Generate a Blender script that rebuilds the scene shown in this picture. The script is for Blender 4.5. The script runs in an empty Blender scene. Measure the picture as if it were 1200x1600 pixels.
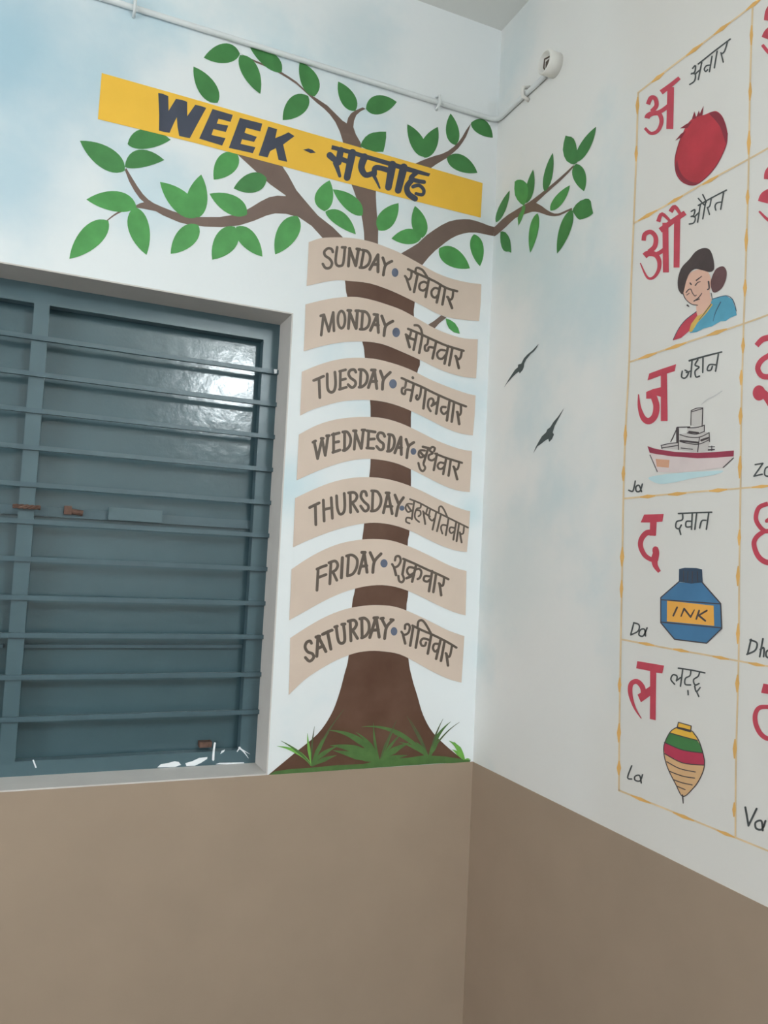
import bpy, math, random
from mathutils import Vector, Matrix
from mathutils.geometry import tessellate_polygon

# ------------------------------------------------------------------ camera
# World: the room corner is the line X=0, Y=0.  wall_left is the plane Y=0
# (running to -X), wall_right the plane X=0 (running to -Y).  Metres.
F, YAW, PITCH, ROLL = 1230.95, 0.409325, 0.065624, 0.047498     # f in px of 1200x1600
DADO = 0.98                                                     # top of the brown dado
def cam_axes():
    y, p, r = YAW, PITCH, ROLL
    f = Vector((math.sin(y)*math.cos(p), math.cos(y)*math.cos(p), math.sin(p)))
    rt = Vector((math.cos(y), -math.sin(y), 0)); up = rt.cross(f)
    return math.cos(r)*rt + math.sin(r)*up, -math.sin(r)*rt + math.cos(r)*up, f
CR, CU, CF = cam_axes()
def ray(px, py):
    return CR*((px-600)/F) - CU*((py-800)/F) + CF
_d = ray(739, 1190)                       # corner meets the dado line here
EYE = 1.60
_t = (DADO - EYE)/_d.z
CAM = Vector((-_d.x*_t, -_d.y*_t, EYE))

scene = bpy.context.scene
cd = bpy.data.cameras.new('camera'); cam = bpy.data.objects.new('camera', cd)
scene.collection.objects.link(cam)
cd.sensor_fit = 'VERTICAL'; cd.sensor_height = 36.0; cd.sensor_width = 27.0
cd.lens = F/1600*36.0; cd.clip_start = 0.02
m = Matrix((CR, CU, -CF)).transposed().to_4x4(); m.translation = CAM
cam.matrix_world = m
scene.camera = cam

# ------------------------------------------------------------------ world, light, exposure
w = bpy.data.worlds.new('world'); scene.world = w; w.use_nodes = True
w.node_tree.nodes['Background'].inputs[0].default_value = (0.62, 0.74, 0.86, 1)
w.node_tree.nodes['Background'].inputs[1].default_value = 1.0
vs = scene.view_settings
vs.view_transform = 'Standard'; vs.look = 'None'; vs.gamma = 1.0; vs.use_curve_mapping = False
vs.exposure = 0.26
# room extents
RX, RY, CEIL_PX = -4.6, -5.2, (785, 47)
# fill light added at a made-up window in the unseen opposite wall
al = bpy.data.lights.new('added_fill_light', 'AREA'); al.shape = 'RECTANGLE'
al.size, al.size_y = 1.7, 1.3; al.energy = 72; al.color = (0.95, 0.98, 1.0)
alo = bpy.data.objects.new('added_fill_light', al); scene.collection.objects.link(alo)
alo.location = (RX-0.2, -2.35, 1.85); alo.rotation_euler = (math.radians(90), 0, math.radians(-90))
TUBE_POWER = 560.0

# ------------------------------------------------------------------ helpers
COL = scene.collection
def lin(c):
    return tuple(((v/255)/12.92 if v/255 <= .04045 else ((v/255+.055)/1.055)**2.4) for v in c)
MATS = {}
def mat(name, rgb, rough=0.6, var=0.06, nscale=14.0, spec=0.35, rgb2=None, bump=0.0, bscale=60., metallic=0.0):
    """Plain paint: two close tones mixed by noise, optional fine relief."""
    if name in MATS: return MATS[name]
    M = bpy.data.materials.new(name); M.use_nodes = True; nt = M.node_tree
    b = nt.nodes['Principled BSDF']; c = lin(rgb)
    tc = nt.nodes.new('ShaderNodeNewGeometry')
    n = nt.nodes.new('ShaderNodeTexNoise'); n.inputs['Scale'].default_value = nscale; n.inputs['Detail'].default_value = 4
    nt.links.new(tc.outputs['Position'], n.inputs['Vector'])
    mx = nt.nodes.new('ShaderNodeMix'); mx.data_type = 'RGBA'
    c2 = lin(rgb2) if rgb2 else None
    a = tuple(v*(1-var) for v in c); d = c2 or tuple(min(1, v*(1+var)) for v in c)
    mx.inputs['A'].default_value = (*a, 1); mx.inputs['B'].default_value = (*d, 1)
    mr = nt.nodes.new('ShaderNodeMapRange'); mr.inputs[1].default_value = .3; mr.inputs[2].default_value = .7
    nt.links.new(n.outputs['Fac'], mr.inputs[0]); nt.links.new(mr.outputs[0], mx.inputs['Factor'])
    nt.links.new(mx.outputs['Result'], b.inputs['Base Color'])
    b.inputs['Roughness'].default_value = rough; b.inputs['Specular IOR Level'].default_value = spec
    b.inputs['Metallic'].default_value = metallic
    if bump:
        n2 = nt.nodes.new('ShaderNodeTexNoise'); n2.inputs['Scale'].default_value = bscale; n2.inputs['Detail'].default_value = 3
        nt.links.new(tc.outputs['Position'], n2.inputs['Vector'])
        bp = nt.nodes.new('ShaderNodeBump'); bp.inputs['Strength'].default_value = bump; bp.inputs['Distance'].default_value = .004
        nt.links.new(n2.outputs['Fac'], bp.inputs['Height']); nt.links.new(bp.outputs['Normal'], b.inputs['Normal'])
    MATS[name] = M; return M

def sky_wall(name, white, blue, scale, seed, lo, hi, cream=None, patches=()):
    """Wall paint of the mural: white with sponged-on pale blue clouds."""
    M = bpy.data.materials.new(name); M.use_nodes = True; nt = M.node_tree; b = nt.nodes['Principled BSDF']
    g = nt.nodes.new('ShaderNodeNewGeometry')
    mp = nt.nodes.new('ShaderNodeMapping'); mp.inputs['Location'].default_value = (seed, seed*.7, seed*1.3)
    nt.links.new(g.outputs['Position'], mp.inputs['Vector'])
    n = nt.nodes.new('ShaderNodeTexNoise'); n.inputs['Scale'].default_value = scale; n.inputs['Detail'].default_value = 5; n.inputs['Roughness'].default_value = .55
    nt.links.new(mp.outputs[0], n.inputs['Vector'])
    mr = nt.nodes.new('ShaderNodeMapRange'); mr.interpolation_type = 'SMOOTHSTEP'
    mr.inputs[1].default_value = lo; mr.inputs[2].default_value = hi
    nt.links.new(n.outputs['Fac'], mr.inputs[0])
    mx = nt.nodes.new('ShaderNodeMix'); mx.data_type = 'RGBA'
    mx.inputs['A'].default_value = (*lin(white), 1); mx.inputs['B'].default_value = (*lin(blue), 1)
    nt.links.new(mr.outputs[0], mx.inputs['Factor']); out = mx.outputs['Result']
    for pos, rad, amt, colr in patches:      # larger patches of sky the painter sponged on
        vd = nt.nodes.new('ShaderNodeVectorMath'); vd.operation = 'DISTANCE'; vd.inputs[1].default_value = pos
        nt.links.new(g.outputs['Position'], vd.inputs[0])
        ad = nt.nodes.new('ShaderNodeMath'); ad.operation = 'MULTIPLY_ADD'; ad.inputs[1].default_value = -rad*1.6
        nt.links.new(n.outputs['Fac'], ad.inputs[0]); nt.links.new(vd.outputs['Value'], ad.inputs[2])
        r3 = nt.nodes.new('ShaderNodeMapRange'); r3.interpolation_type = 'SMOOTHSTEP'
        r3.inputs[1].default_value = rad*.25; r3.inputs[2].default_value = -rad*.75; r3.inputs[3].default_value = 0; r3.inputs[4].default_value = amt
        nt.links.new(ad.outputs[0], r3.inputs[0])
        m3 = nt.nodes.new('ShaderNodeMix'); m3.data_type = 'RGBA'; m3.inputs['B'].default_value = (*lin(colr), 1)
        nt.links.new(out, m3.inputs['A']); nt.links.new(r3.outputs[0], m3.inputs['Factor']); out = m3.outputs['Result']
    if cream:        # the part of the wall whitewashed for the letter chart
        sp = nt.nodes.new('ShaderNodeSeparateXYZ'); nt.links.new(g.outputs['Position'], sp.inputs[0])
        ad = nt.nodes.new('ShaderNodeMath'); ad.operation = 'MULTIPLY_ADD'; ad.inputs[1].default_value = .25
        nt.links.new(n.outputs['Fac'], ad.inputs[0]); nt.links.new(sp.outputs['Y'], ad.inputs[2])
        r2 = nt.nodes.new('ShaderNodeMapRange'); r2.interpolation_type = 'SMOOTHSTEP'
        r2.inputs[1].default_value = cream[1]; r2.inputs[2].default_value = cream[2]
        nt.links.new(ad.outputs[0], r2.inputs[0])
        m2 = nt.nodes.new('ShaderNodeMix'); m2.data_type = 'RGBA'
        m2.inputs['B'].default_value = (*lin(cream[0]), 1); nt.links.new(out, m2.inputs['A'])
        nt.links.new(r2.outputs[0], m2.inputs['Factor']); out = m2.outputs['Result']
    nt.links.new(out, b.inputs['Base Color'])
    b.inputs['Roughness'].default_value = .55; b.inputs['Specular IOR Level'].default_value = .3
    n2 = nt.nodes.new('ShaderNodeTexNoise'); n2.inputs['Scale'].default_value = 35; n2.inputs['Detail'].default_value = 6
    nt.links.new(g.outputs['Position'], n2.inputs['Vector'])
    bp = nt.nodes.new('ShaderNodeBump'); bp.inputs['Strength'].default_value = .12; bp.inputs['Distance'].default_value = .004
    nt.links.new(n2.outputs['Fac'], bp.inputs['Height']); nt.links.new(bp.outputs['Normal'], b.inputs['Normal'])
    return M

def link(name, verts, faces, material, parent=None, smooth=False):
    o0 = ROOTLOC(parent)
    me = bpy.data.meshes.new(name)
    me.from_pydata([Vector(v)-o0 for v in verts], [], faces); me.update()
    mats = material if isinstance(material, (list, tuple)) else [material]
    for x in mats: me.materials.append(x)
    if smooth:
        for p in me.polygons: p.use_smooth = True
    o = bpy.data.objects.new(name, me); COL.objects.link(o)
    if parent: o.parent = parent
    return o
def ROOTLOC(p):
    v = Vector((0, 0, 0))
    while p is not None: v = v + p.location; p = p.parent
    return v
def tag(o, label=None, cat=None, group=None, kind=None):
    if label: o['label'] = label
    if cat: o['category'] = cat
    if group: o['group'] = group
    if kind: o['kind'] = kind
    return o
def thing(name, loc, label=None, cat=None, group=None, kind=None):
    o = bpy.data.objects.new(name, None); COL.objects.link(o); o.location = loc
    o.empty_display_size = .05
    return tag(o, label, cat, group, kind)

class MB:
    def __init__(s): s.v = []; s.f = []
    def box(s, x0, x1, y0, y1, z0, z1):
        b = len(s.v)
        s.v += [(x, y, z) for z in (z0, z1) for y in (y0, y1) for x in (x0, x1)]
        s.f += [tuple(b+i for i in q) for q in ((0,2,3,1),(4,5,7,6),(0,1,5,4),(2,6,7,3),(0,4,6,2),(1,3,7,5))]
        return s
    def cyl(s, a, b, r, n=16, r2=None, caps=True):
        a, b = Vector(a), Vector(b); d = (b-a).normalized()
        u = d.orthogonal().normalized(); v = d.cross(u); k = len(s.v); r2 = r if r2 is None else r2
        for p, rr in ((a, r), (b, r2)):
            for i in range(n):
                t = 2*math.pi*i/n; s.v.append(tuple(p + (u*math.cos(t)+v*math.sin(t))*rr))
        for i in range(n):
            j = (i+1) % n; s.f.append((k+i, k+j, k+n+j, k+n+i))
        if caps: s.f.append(tuple(k+i for i in reversed(range(n)))); s.f.append(tuple(k+n+i for i in range(n)))
        return s
    def tube(s, pts, r, n=14):
        """bent tube through points"""
        pts = [Vector(p) for p in pts]; k = len(s.v); u = None
        for i, p in enumerate(pts):
            d = ((pts[min(i+1, len(pts)-1)]-p).normalized() + (p-pts[max(i-1, 0)]).normalized()).normalized()
            u = d.orthogonal().normalized() if u is None else (u-d*u.dot(d)).normalized()
            v = d.cross(u)
            for q in range(n):
                t = 2*math.pi*q/n; s.v.append(tuple(p+(u*math.cos(t)+v*math.sin(t))*r))
        for i in range(len(pts)-1):
            for q in range(n):
                a = k+i*n+q; b = k+i*n+(q+1) % n; s.f.append((a, b, b+n, a+n))
        s.f.append(tuple(k+q for q in reversed(range(n)))); s.f.append(tuple(k+(len(pts)-1)*n+q for q in range(n)))
        return s
    def build(s, name, material, parent=None, smooth=False): return link(name, s.v, s.f, material, parent, smooth)

# -- pixel -> a point on one of the two painted walls (off = paint standing proud, m)
def on_left(px, py, off=0.0):
    d = ray(px, py); t = (-off-CAM.y)/d.y; return CAM + d*t
def on_right(px, py, off=0.0):
    d = ray(px, py); t = (-off-CAM.x)/d.x; return CAM + d*t
def at_y(px, py, Y):
    d = ray(px, py); return CAM + d*((Y-CAM.y)/d.y)
WALL = {'L': (on_left, Vector((0, -1, 0))), 'R': (on_right, Vector((-1, 0, 0)))}

class Crop:
    """traced coordinates: origin of an enlargement of the photo and its scale"""
    def __init__(s, x0, y0, sc): s.x0, s.y0, s.s = x0, y0, sc
    def __call__(s, pts): return [(s.x0+x/s.s, s.y0+y/s.s) for x, y in pts]
PX = Crop(0, 0, 1)

def catmull(pts, n=5, closed=False):
    if len(pts) < 3: return list(pts)
    out = []; N = len(pts); seg = N if closed else N-1
    for i in range(seg):
        if closed: p0, p1, p2, p3 = (pts[(i+k-1) % N] for k in range(4))
        else: p0, p1, p2, p3 = pts[max(i-1, 0)], pts[i], pts[i+1], pts[min(i+2, N-1)]
        for k in range(n):
            t = k/n
            out.append(tuple(.5*((2*b)+(-a+c)*t+(2*a-5*b+4*c-d)*t*t+(-a+3*b-3*c+d)*t**3) for a, b, c, d in zip(p0, p1, p2, p3)))
    if not closed: out.append(tuple(pts[-1]))
    return out

LAYER = [0.0008]
class Paint:
    """collects flat brush marks on one wall and links them as one mesh"""
    def __init__(s, wall, layer):
        s.fn, s.n = WALL[wall]; s.off = 0.0004+layer*0.00016; s.v = []; s.f = []; s.mi = []; s.cur = 0
    def use(s, i): s.cur = i; return s
    def _add(s, pts2, faces):
        b = len(s.v); s.v += [s.fn(x, y, s.off) for x, y in pts2]; s.off += 0.000012
        for f in faces:
            A, B, C = (s.v[b+i] for i in f[:3]); nn = (B-A).cross(C-A)
            if nn.length < 1e-14: continue
            s.f.append(tuple(b+i for i in (f if nn.dot(s.n) > 0 else reversed(f)))); s.mi.append(s.cur)
    def poly(s, pts, crop=PX, smooth=False):
        p = crop(pts); p = catmull(p, 4, True) if smooth else p
        tri = tessellate_polygon([[Vector((x, y, 0)) for x, y in p]])
        s._add(p, [tuple(t) for t in tri]); return s
    def ell(s, c, rx, ry, crop=PX, rot=0, n=20):
        co, si = math.cos(rot), math.sin(rot)
        return s.poly([(c[0]+rx*math.cos(t)*co-ry*math.sin(t)*si, c[1]+rx*math.cos(t)*si+ry*math.sin(t)*co) for t in (2*math.pi*i/n for i in range(n))], crop)
    def leaf(s, b, t, wl, wr, crop=PX):
        d = Vector((t[0]-b[0], t[1]-b[1])); L = d.length; d /= L; n = Vector((d.y, -d.x)); out = []
        for sgn, wdt, rev in ((1, wl, 0), (-1, wr, 1)):
            side = []
            for i in range(13):
                u = i/12; c1, c2 = .14, .66
                x = 3*u*(1-u)**2*c1*L + 3*u*u*(1-u)*c2*L + u**3*L
                h = (3*u*(1-u)**2*1.30 + 3*u*u*(1-u)*1.12)*wdt*1.13
                side.append((b[0]+d.x*x+n.x*h*sgn, b[1]+d.y*x+n.y*h*sgn))
            out += side[:-1] if not rev else list(reversed(side))[:-1]
        return s.poly(out, crop)
    def stroke(s, pts, w, crop=PX, w2=None, wm=None, smooth=True, cap=True):
        """ribbon along pts; width w -> (wm in the middle) -> w2, in crop pixels"""
        p = crop(pts); p = catmull(p, 5) if smooth else p
        w = w/crop.s; w2 = w if w2 is None else w2/crop.s; wm = None if wm is None else wm/crop.s
        N = len(p); L = [0]
        for i in range(1, N): L.append(L[-1]+math.dist(p[i], p[i-1]))
        T = L[-1] or 1; le = []; ri = []
        for i in range(N):
            a = p[max(i-1, 0)]; c = p[min(i+1, N-1)]; dx, dy = c[0]-a[0], c[1]-a[1]; h = math.hypot(dx, dy) or 1
            u = L[i]/T
            ww = w+(w2-w)*u if wm is None else (w+(wm-w)*2*u if u < .5 else wm+(w2-wm)*(2*u-1))
            k = 1.0
            if 0 < i < N-1 and not smooth:
                ax, ay = p[i][0]-a[0], p[i][1]-a[1]; la = math.hypot(ax, ay) or 1
                k = min(1.6, 1/max(.3, abs((ax*dx+ay*dy)/(la*h))))
            nx, ny = dy/h*ww/2*k, -dx/h*ww/2*k
            le.append((p[i][0]+nx, p[i][1]+ny)); ri.append((p[i][0]-nx, p[i][1]-ny))
        pts2 = le+ri; faces = [(i, i+1, N+i+1, N+i) for i in range(N-1)]
        if cap:
            for end, q, e in ((0, p[0], p[1]), (N-1, p[-1], p[-2])):
                ww = math.dist(le[end], ri[end])/2; ang = math.atan2(q[1]-e[1], q[0]-e[0]); k = len(pts2)
                arc = [(q[0]+ww*math.cos(ang+t), q[1]+ww*math.sin(ang+t)) for t in (-1.05, -.52, 0, .52, 1.05)]
                pts2 = pts2+arc; a, b = (le[end], ri[end])
                ia, ib = end, N+end
                if math.dist(arc[0], a) > math.dist(arc[0], b): ia, ib = ib, ia
                faces.append((ia, k, k+1, k+2, k+3, k+4, ib))
        s._add(pts2, faces); return s
    def build(s, name, material, parent=None):
        o = link(name, s.v, s.f, material, parent)
        if isinstance(material, (list, tuple)):
            for p, i in zip(o.data.polygons, s.mi): p.material_index = i
        return o

# ------------------------------------------------------------------ materials
M_left = sky_wall('mural_sky_paint_left', (234, 238, 239), (206, 226, 233), 1.9, 3.1, .46, .74, None,
    [(on_left(20, 80), .42, 1., (172, 202, 216)), (on_left(150, 90), .26, .6, (180, 208, 220)), (on_left(10, 280), .26, .8, (184, 210, 222)), (on_left(250, 310), .20, .6, (196, 220, 230)), (on_left(560, 60), .2, .5, (196, 214, 220)), (on_left(455, 760), .16, .7, (196, 222, 230)), (on_left(735, 800), .08, .6, (200, 224, 230))])
M_right = sky_wall('mural_sky_paint_right', (232, 231, 228), (208, 220, 222), 1.9, 8.2, .48, .74, ((226, 223, 218), -.42, -.62), [(on_right(810, 60), .22, .45, (198, 212, 214)), (on_right(830, 380), .3, .5, (204, 216, 216)), (on_right(800, 900), .3, .5, (204, 214, 214))])
M_plain = mat('white_distemper', (238, 238, 235), .7, .02, 3)
M_ceil = mat('ceiling_white', (228, 229, 225), .8, .02, 2)
M_dado = mat('brown_oil_paint', (162, 143, 125), .42, .035, 5, .4, bump=.05, bscale=30)
M_floor = mat('grey_cement_floor', (96, 90, 84), .5, .08, 6)
M_reveal = mat('reveal_offwhite', (208, 203, 198), .6, .04, 9, bump=.1)
M_teal = mat('teal_enamel', (74, 97, 104), .30, .05, 9, .5, bump=.12, bscale=40)
M_sheet = mat('teal_enamel_sheet', (70, 94, 101), .18, .05, 6, .55, bump=.20, bscale=30)
M_bar = mat('teal_enamel_bar', (72, 94, 102), .35, .06, 20, .45)
M_rust = mat('rusted_iron', (98, 74, 64), .85, .3, 80)
M_white = mat('white_paint_drip', (238, 240, 242), .5, .02)
M_pipe = mat('conduit_white', (222, 226, 226), .45, .03)
M_pvc = mat('white_pvc', (232, 230, 224), .4, .02)
M_plate = mat('dusty_beige_plate', (160, 148, 134), .7, .1, 60)
M_dark = mat('brown_terminal', (96, 84, 74), .6, .15, 60)
M_leaf = mat('leaf_green', (66, 128, 68), .5, .12, 22)
M_leaf2 = mat('leaf_green_light', (78, 150, 78), .5, .12, 22)
M_trunk = mat('trunk_brown', (86, 56, 40), .5, .06, 9, rgb2=(101, 73, 58))
M_branch = mat('branch_brown', (114, 94, 84), .5, .08, 14)
M_grass = mat('grass_green', (78, 112, 60), .5, .15, 30)
M_grassd = mat('grass_dark_green', (80, 94, 60), .5, .12, 30)
M_grassl = mat('grass_light_green', (112, 172, 76), .5, .12, 30)
M_tan = mat('tan_ribbon', (214, 194, 178), .5, .03, 9)
M_ink = mat('dark_brown_lettering', (96, 84, 74), .5, .10, 40)
M_dot = mat('slate_dot', (96, 103, 122), .5, .1, 30)
M_yel = mat('yellow_ochre_banner', (244, 192, 66), .5, .035, 8)
M_navy = mat('navy_lettering', (64, 69, 84), .5, .1, 25)
M_red = mat('crimson_letter', (196, 74, 90), .5, .08, 25)
M_word = mat('charcoal_word', (78, 82, 82), .5, .15, 30)
M_ochre = mat('ochre_line', (226, 200, 160), .6, .1, 16)
M_ochre2 = mat('ochre_knot', (230, 180, 106), .6, .08, 16)
M_pom = mat('pomegranate_red', (184, 58, 70), .5, .14, 14)
M_pomd = mat('pomegranate_shade', (140, 50, 64), .5, .1, 20)
M_hair = mat('dark_brown_hair', (78, 66, 66), .5, .12, 30)
M_bun = mat('reddish_brown_bun', (104, 74, 76), .5, .12, 30)
M_skin = mat('painted_skin', (226, 182, 162), .5, .04)
M_blue = mat('sari_blue', (94, 164, 190), .5, .14, 18)
M_gold = mat('sari_gold', (212, 176, 92), .5, .1)
M_line = mat('thin_dark_line', (80, 72, 74), .5, .15, 40)
M_hull = mat('hull_pale_pink', (222, 206, 204), .5, .06, 14)
M_hullred = mat('hull_crimson', (158, 62, 84), .5, .1)
M_shipgrey = mat('ship_grey', (206, 200, 196), .5, .05)
M_orange = mat('hull_orange', (216, 164, 136), .5, .05)
M_water = mat('painted_water', (196, 222, 226), .5, .03)
M_smoke = mat('painted_smoke', (206, 204, 202), .5, .02)
M_bottle = mat('ink_blue', (76, 124, 164), .45, .08, 14)
M_cap = mat('ink_cap', (60, 78, 98), .45, .1, 30)
M_lab = mat('ink_label_orange', (240, 176, 84), .5, .05)
M_tyel = mat('top_yellow', (238, 186, 74), .5, .05)
M_tgrn = mat('top_green', (72, 126, 74), .5, .05)
M_tred = mat('top_red', (186, 62, 88), .5, .05)
M_ttan = mat('top_tan', (222, 180, 134), .5, .05)
M_bird = mat('bird_grey', (72, 82, 82), .5, .1, 40)
M_glow = bpy.data.materials.new('tube_glow'); M_glow.use_nodes = True
_b = M_glow.node_tree.nodes['Principled BSDF']
_b.inputs['Base Color'].default_value = (.9, .9, .9, 1)
_b.inputs['Emission Color'].default_value = (0.88, 0.965, 1.0, 1); _b.inputs['Emission Strength'].default_value = TUBE_POWER

# ------------------------------------------------------------------ the room
ZC = on_right(*CEIL_PX).z
O = on_left(456, 489)                                  # outer top-right corner of the window opening
WX1 = on_left(438, 850).x; WZ1 = O.z; WZ0 = DADO       # opening: right edge, head, sill
DEPTH = 0.125                                          # recess of the iron window
WX0 = WX1 - 1.50
T = .23
s = MB()
s.box(RX, WX0, 0, T, 0, ZC).box(WX1, T, 0, T, 0, ZC).box(WX0, WX1, 0, T, WZ1, ZC).box(WX0, WX1, 0, T, 0, WZ0)
wl = tag(s.build('wall_left', M_left), kind='structure')
MB().box(RX, 0, -.0012, 0, 0, DADO).build('painted_dado', M_dado, wl)
wr = tag(MB().box(0, T, RY, 0, 0, ZC).build('wall_right', M_right), kind='structure')
MB().box(-.0012, 0, RY, 0, 0, DADO).build('painted_dado', M_dado, wr)
BY0, BY1, BZ0, BZ1 = -3.2, -1.5, 1.2, 2.5              # opening added in the unseen far-left wall for the fill light
wb = tag(MB().box(RX, T, RY-T, RY, 0, ZC).build('wall_back', M_plain), kind='structure')
MB().box(RX, 0, RY, RY+.0012, 0, DADO).build('painted_dado', M_dado, wb)
s = MB(); s.box(RX-T, RX, RY-T, BY0, 0, ZC).box(RX-T, RX, BY1, T, 0, ZC).box(RX-T, RX, BY0, BY1, BZ1, ZC).box(RX-T, RX, BY0, BY1, 0, BZ0)
wf = tag(s.build('wall_front', M_plain), kind='structure')
MB().box(RX, RX+.0012, RY, 0, 0, DADO).build('painted_dado', M_dado, wf)
tag(MB().box(RX-T, T, RY-T, T, -.12, 0).build('floor', M_floor), kind='structure')
tag(MB().box(RX-T, T, RY-T, T, ZC, ZC+.12).build('ceiling', M_ceil), kind='structure')
# iron frame in the added fill-light window
wb2 = thing('fill_window', (RX, (BY0+BY1)/2, BZ0), kind='structure')
ym = (BY0+BY1)/2
for a in ((BY0, BY0+.04, BZ0, BZ1), (BY1-.04, BY1, BZ0, BZ1), (BY0+.04, BY1-.04, BZ0, BZ0+.04), (BY0+.04, BY1-.04, BZ1-.04, BZ1), (ym-.02, ym+.02, BZ0+.04, BZ1-.04)):
    MB().box(RX-.15, RX-.11, a[0], a[1], a[2], a[3]).build('fill_window_frame', M_bar, wb2)

# ------------------------------------------------------------------ the barred window
win = thing('window_1', (WX1-.75, .1, WZ0), kind='structure')
R = .004
rv = MB().box(WX1-R, WX1, -.0004, .2, WZ0, WZ1).build('reveal_jamb', M_reveal, win)
MB().box(WX0, WX0+R, -.0004, .2, WZ0, WZ1).build('reveal_jamb', M_reveal, win)
MB().box(WX0+R, WX1-R, -.0004, .2, WZ1-R, WZ1).build('reveal_head', M_reveal, win)
MB().box(WX0+R, WX1-R, -.0016, .2, WZ0, WZ0+R).build('window_sill', M_reveal, win)
FY0, FY1 = DEPTH, DEPTH+.035
z_top = WZ1-R; z_bot = WZ0+R; x_r = WX1-R; x_l = WX0+R
x_ri = at_y(412, 531, FY0).x                            # inner edge of the right stile
z_ti = at_y(412, 531, FY0).z                            # lower edge of the top rail
z_bi = at_y(200, 1181, FY0).z
mx1 = at_y(61, 700, FY0).x; mx0 = at_y(36, 700, FY0).x  # mullion
MB().box(x_ri, x_r, FY0, FY1, z_bot, z_top).build('frame_stile', M_teal, win)
MB().box(x_l, x_l+.04, FY0, FY1, z_bot, z_top).build('frame_stile', M_teal, win)
MB().box(x_l+.04, x_ri, FY0, FY1, z_ti, z_top).build('frame_rail', M_teal, win)
MB().box(x_l+.04, x_ri, FY0, FY1, z_bot, z_bi).build('frame_rail', M_teal, win)
MB().box(mx0, mx1, FY0-.004, FY1, z_bi, z_ti).build('mullion', M_teal, win)
SY = FY1+.016                                           # sheet-iron shutter leaves close behind the frame
for a, b in ((mx1+.0, x_ri+.01), (x_l+.03, mx0)):
    leaf = MB().box(a-.015, b, SY, SY+.004, z_bi-.02, z_ti+.02).build('shutter_leaf', M_sheet, win)
    zr = at_y(200, 1009, SY).z
    MB().box(a, b-.012, SY-.014, SY, zr-.005, zr+.005).build('shutter_rib', M_bar, leaf)
bars = [((0,517),(431,579)), ((0,575),(430,630)), ((0,634),(426,680)), ((0,692),(422,732)), ((0,752),(421,783)), ((0,810),(418,835)),
        ((0,870),(414,887)), ((0,931),(411,941)), ((0,991),(406,993)), ((0,1057),(402,1052)), ((0,1123),(399,1111))]
BY = FY0-.014
for a, b in bars:
    z = (at_y(a[0], a[1]+3, BY).z + at_y(b[0], b[1]+1, BY).z)/2
    MB().box(x_l, x_r, BY, FY0-.002, z-.0065, z+.0065).build('grille_bar', M_bar, win)
# locking strip, its raised keeper and the rusted bolts
zl = lambda x, y: at_y(x, y, SY-.012).z
def strip(name, x0, x1, yc, h, y0, y1, m, par=win):
    p0, p1 = at_y(x0, yc, y0), at_y(x1, yc, y0); z = zl((x0+x1)/2, yc)
    return MB().box(p0.x, p1.x, y0, y1, z-h/2, z+h/2).build(name, m, par)
zs = (zl(90, 800) + zl(330, 817))/2
st = MB().box(x_l+.1, x_ri+.004, SY-.016, SY-.001, zs-.013, zs+.013).build('latch_strip', M_bar, win)
pk0, pk1 = at_y(169, 806, SY-.03), at_y(253, 806, SY-.03)
MB().box(pk0.x, pk1.x, SY-.036, SY-.016, zs-.012, zs+.024).build('latch_keeper', M_teal, st)
b0, b1 = at_y(100, 800, SY-.03), at_y(130, 800, SY-.03)
s = MB(); s.cyl((b0.x, SY-.022, zs+.008), (b1.x, SY-.022, zs+.002), .008, 10); s.box(b0.x, b0.x+.02, SY-.03, SY-.01, zs-.004, zs+.02)
s.build('latch_bolt', M_rust, st)
c0, c1 = at_y(20, 792, BY), at_y(63, 792, BY); zt = (c0.z+c1.z)/2
s = MB()
for i in range(3): s.tube([(c0.x+(c1.x-c0.x)*u, BY-.004+.004*math.sin(9*u+i*2), zt+.004*math.sin(11*u+i*2.1)) for u in (k/14 for k in range(15))], .003, 6)
s.build('rusty_wire', M_rust, win)
h0 = at_y(311, 1163, SY-.02); h1 = at_y(330, 1164, SY-.02)
MB().box(h0.x, h1.x, SY-.03, SY-.002, h0.z-.008, h0.z+.008).build('hinge_pin', M_rust, win)
# paint smears left on the frame by the wall painter
class OnPlane(Paint):
    def __init__(s, Y): s.fn = lambda x, y, off: at_y(x, y, Y-off); s.n = Vector((0, -1, 0)); s.off = .0004; s.v = []; s.f = []; s.mi = []; s.cur = 0
K = Crop(240, 1120, 5.4545)
OnPlane(FY0).poly([(30,432),(60,405),(130,392),(180,378),(215,385),(235,410),(180,428)], K).build('paint_smear', M_white, win)
OnPlane(FY0).poly([(270,395),(330,378),(390,350),(460,342),(455,360),(400,395),(350,418),(280,420)], K).build('paint_smear', M_white, win)
OnPlane(FY0).stroke([(522,225),(512,300),(508,365)], 16, K, 20).build('paint_smear', M_white, win)
OnPlane(FY0).poly([(568,318),(580,290),(610,278),(600,298)], K).build('paint_smear', M_white, win)
OnPlane(FY0).poly([(528,405),(560,392),(770,388),(772,400),(640,405)], K).build('paint_smear', M_white, win)
OnPlane(FY0).stroke([(730,262),(770,300),(808,352)], 16, K, 4).stroke([(735,268),(820,318)], 10, K, 3).stroke([(735,262),(712,296)], 14, K, 8).build('paint_smear', M_white, win)
K = Crop(0, 760, 2.5)
OnPlane(FY0).stroke([(130,1070),(140,1097)], 6, K).build('paint_smear', M_white, win)
K = Crop(380, 480, 11.43)
OnPlane(BY).poly([(548,1105),(605,1110),(600,1180),(555,1190)], K).build('paint_smear', M_white, win)

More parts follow.
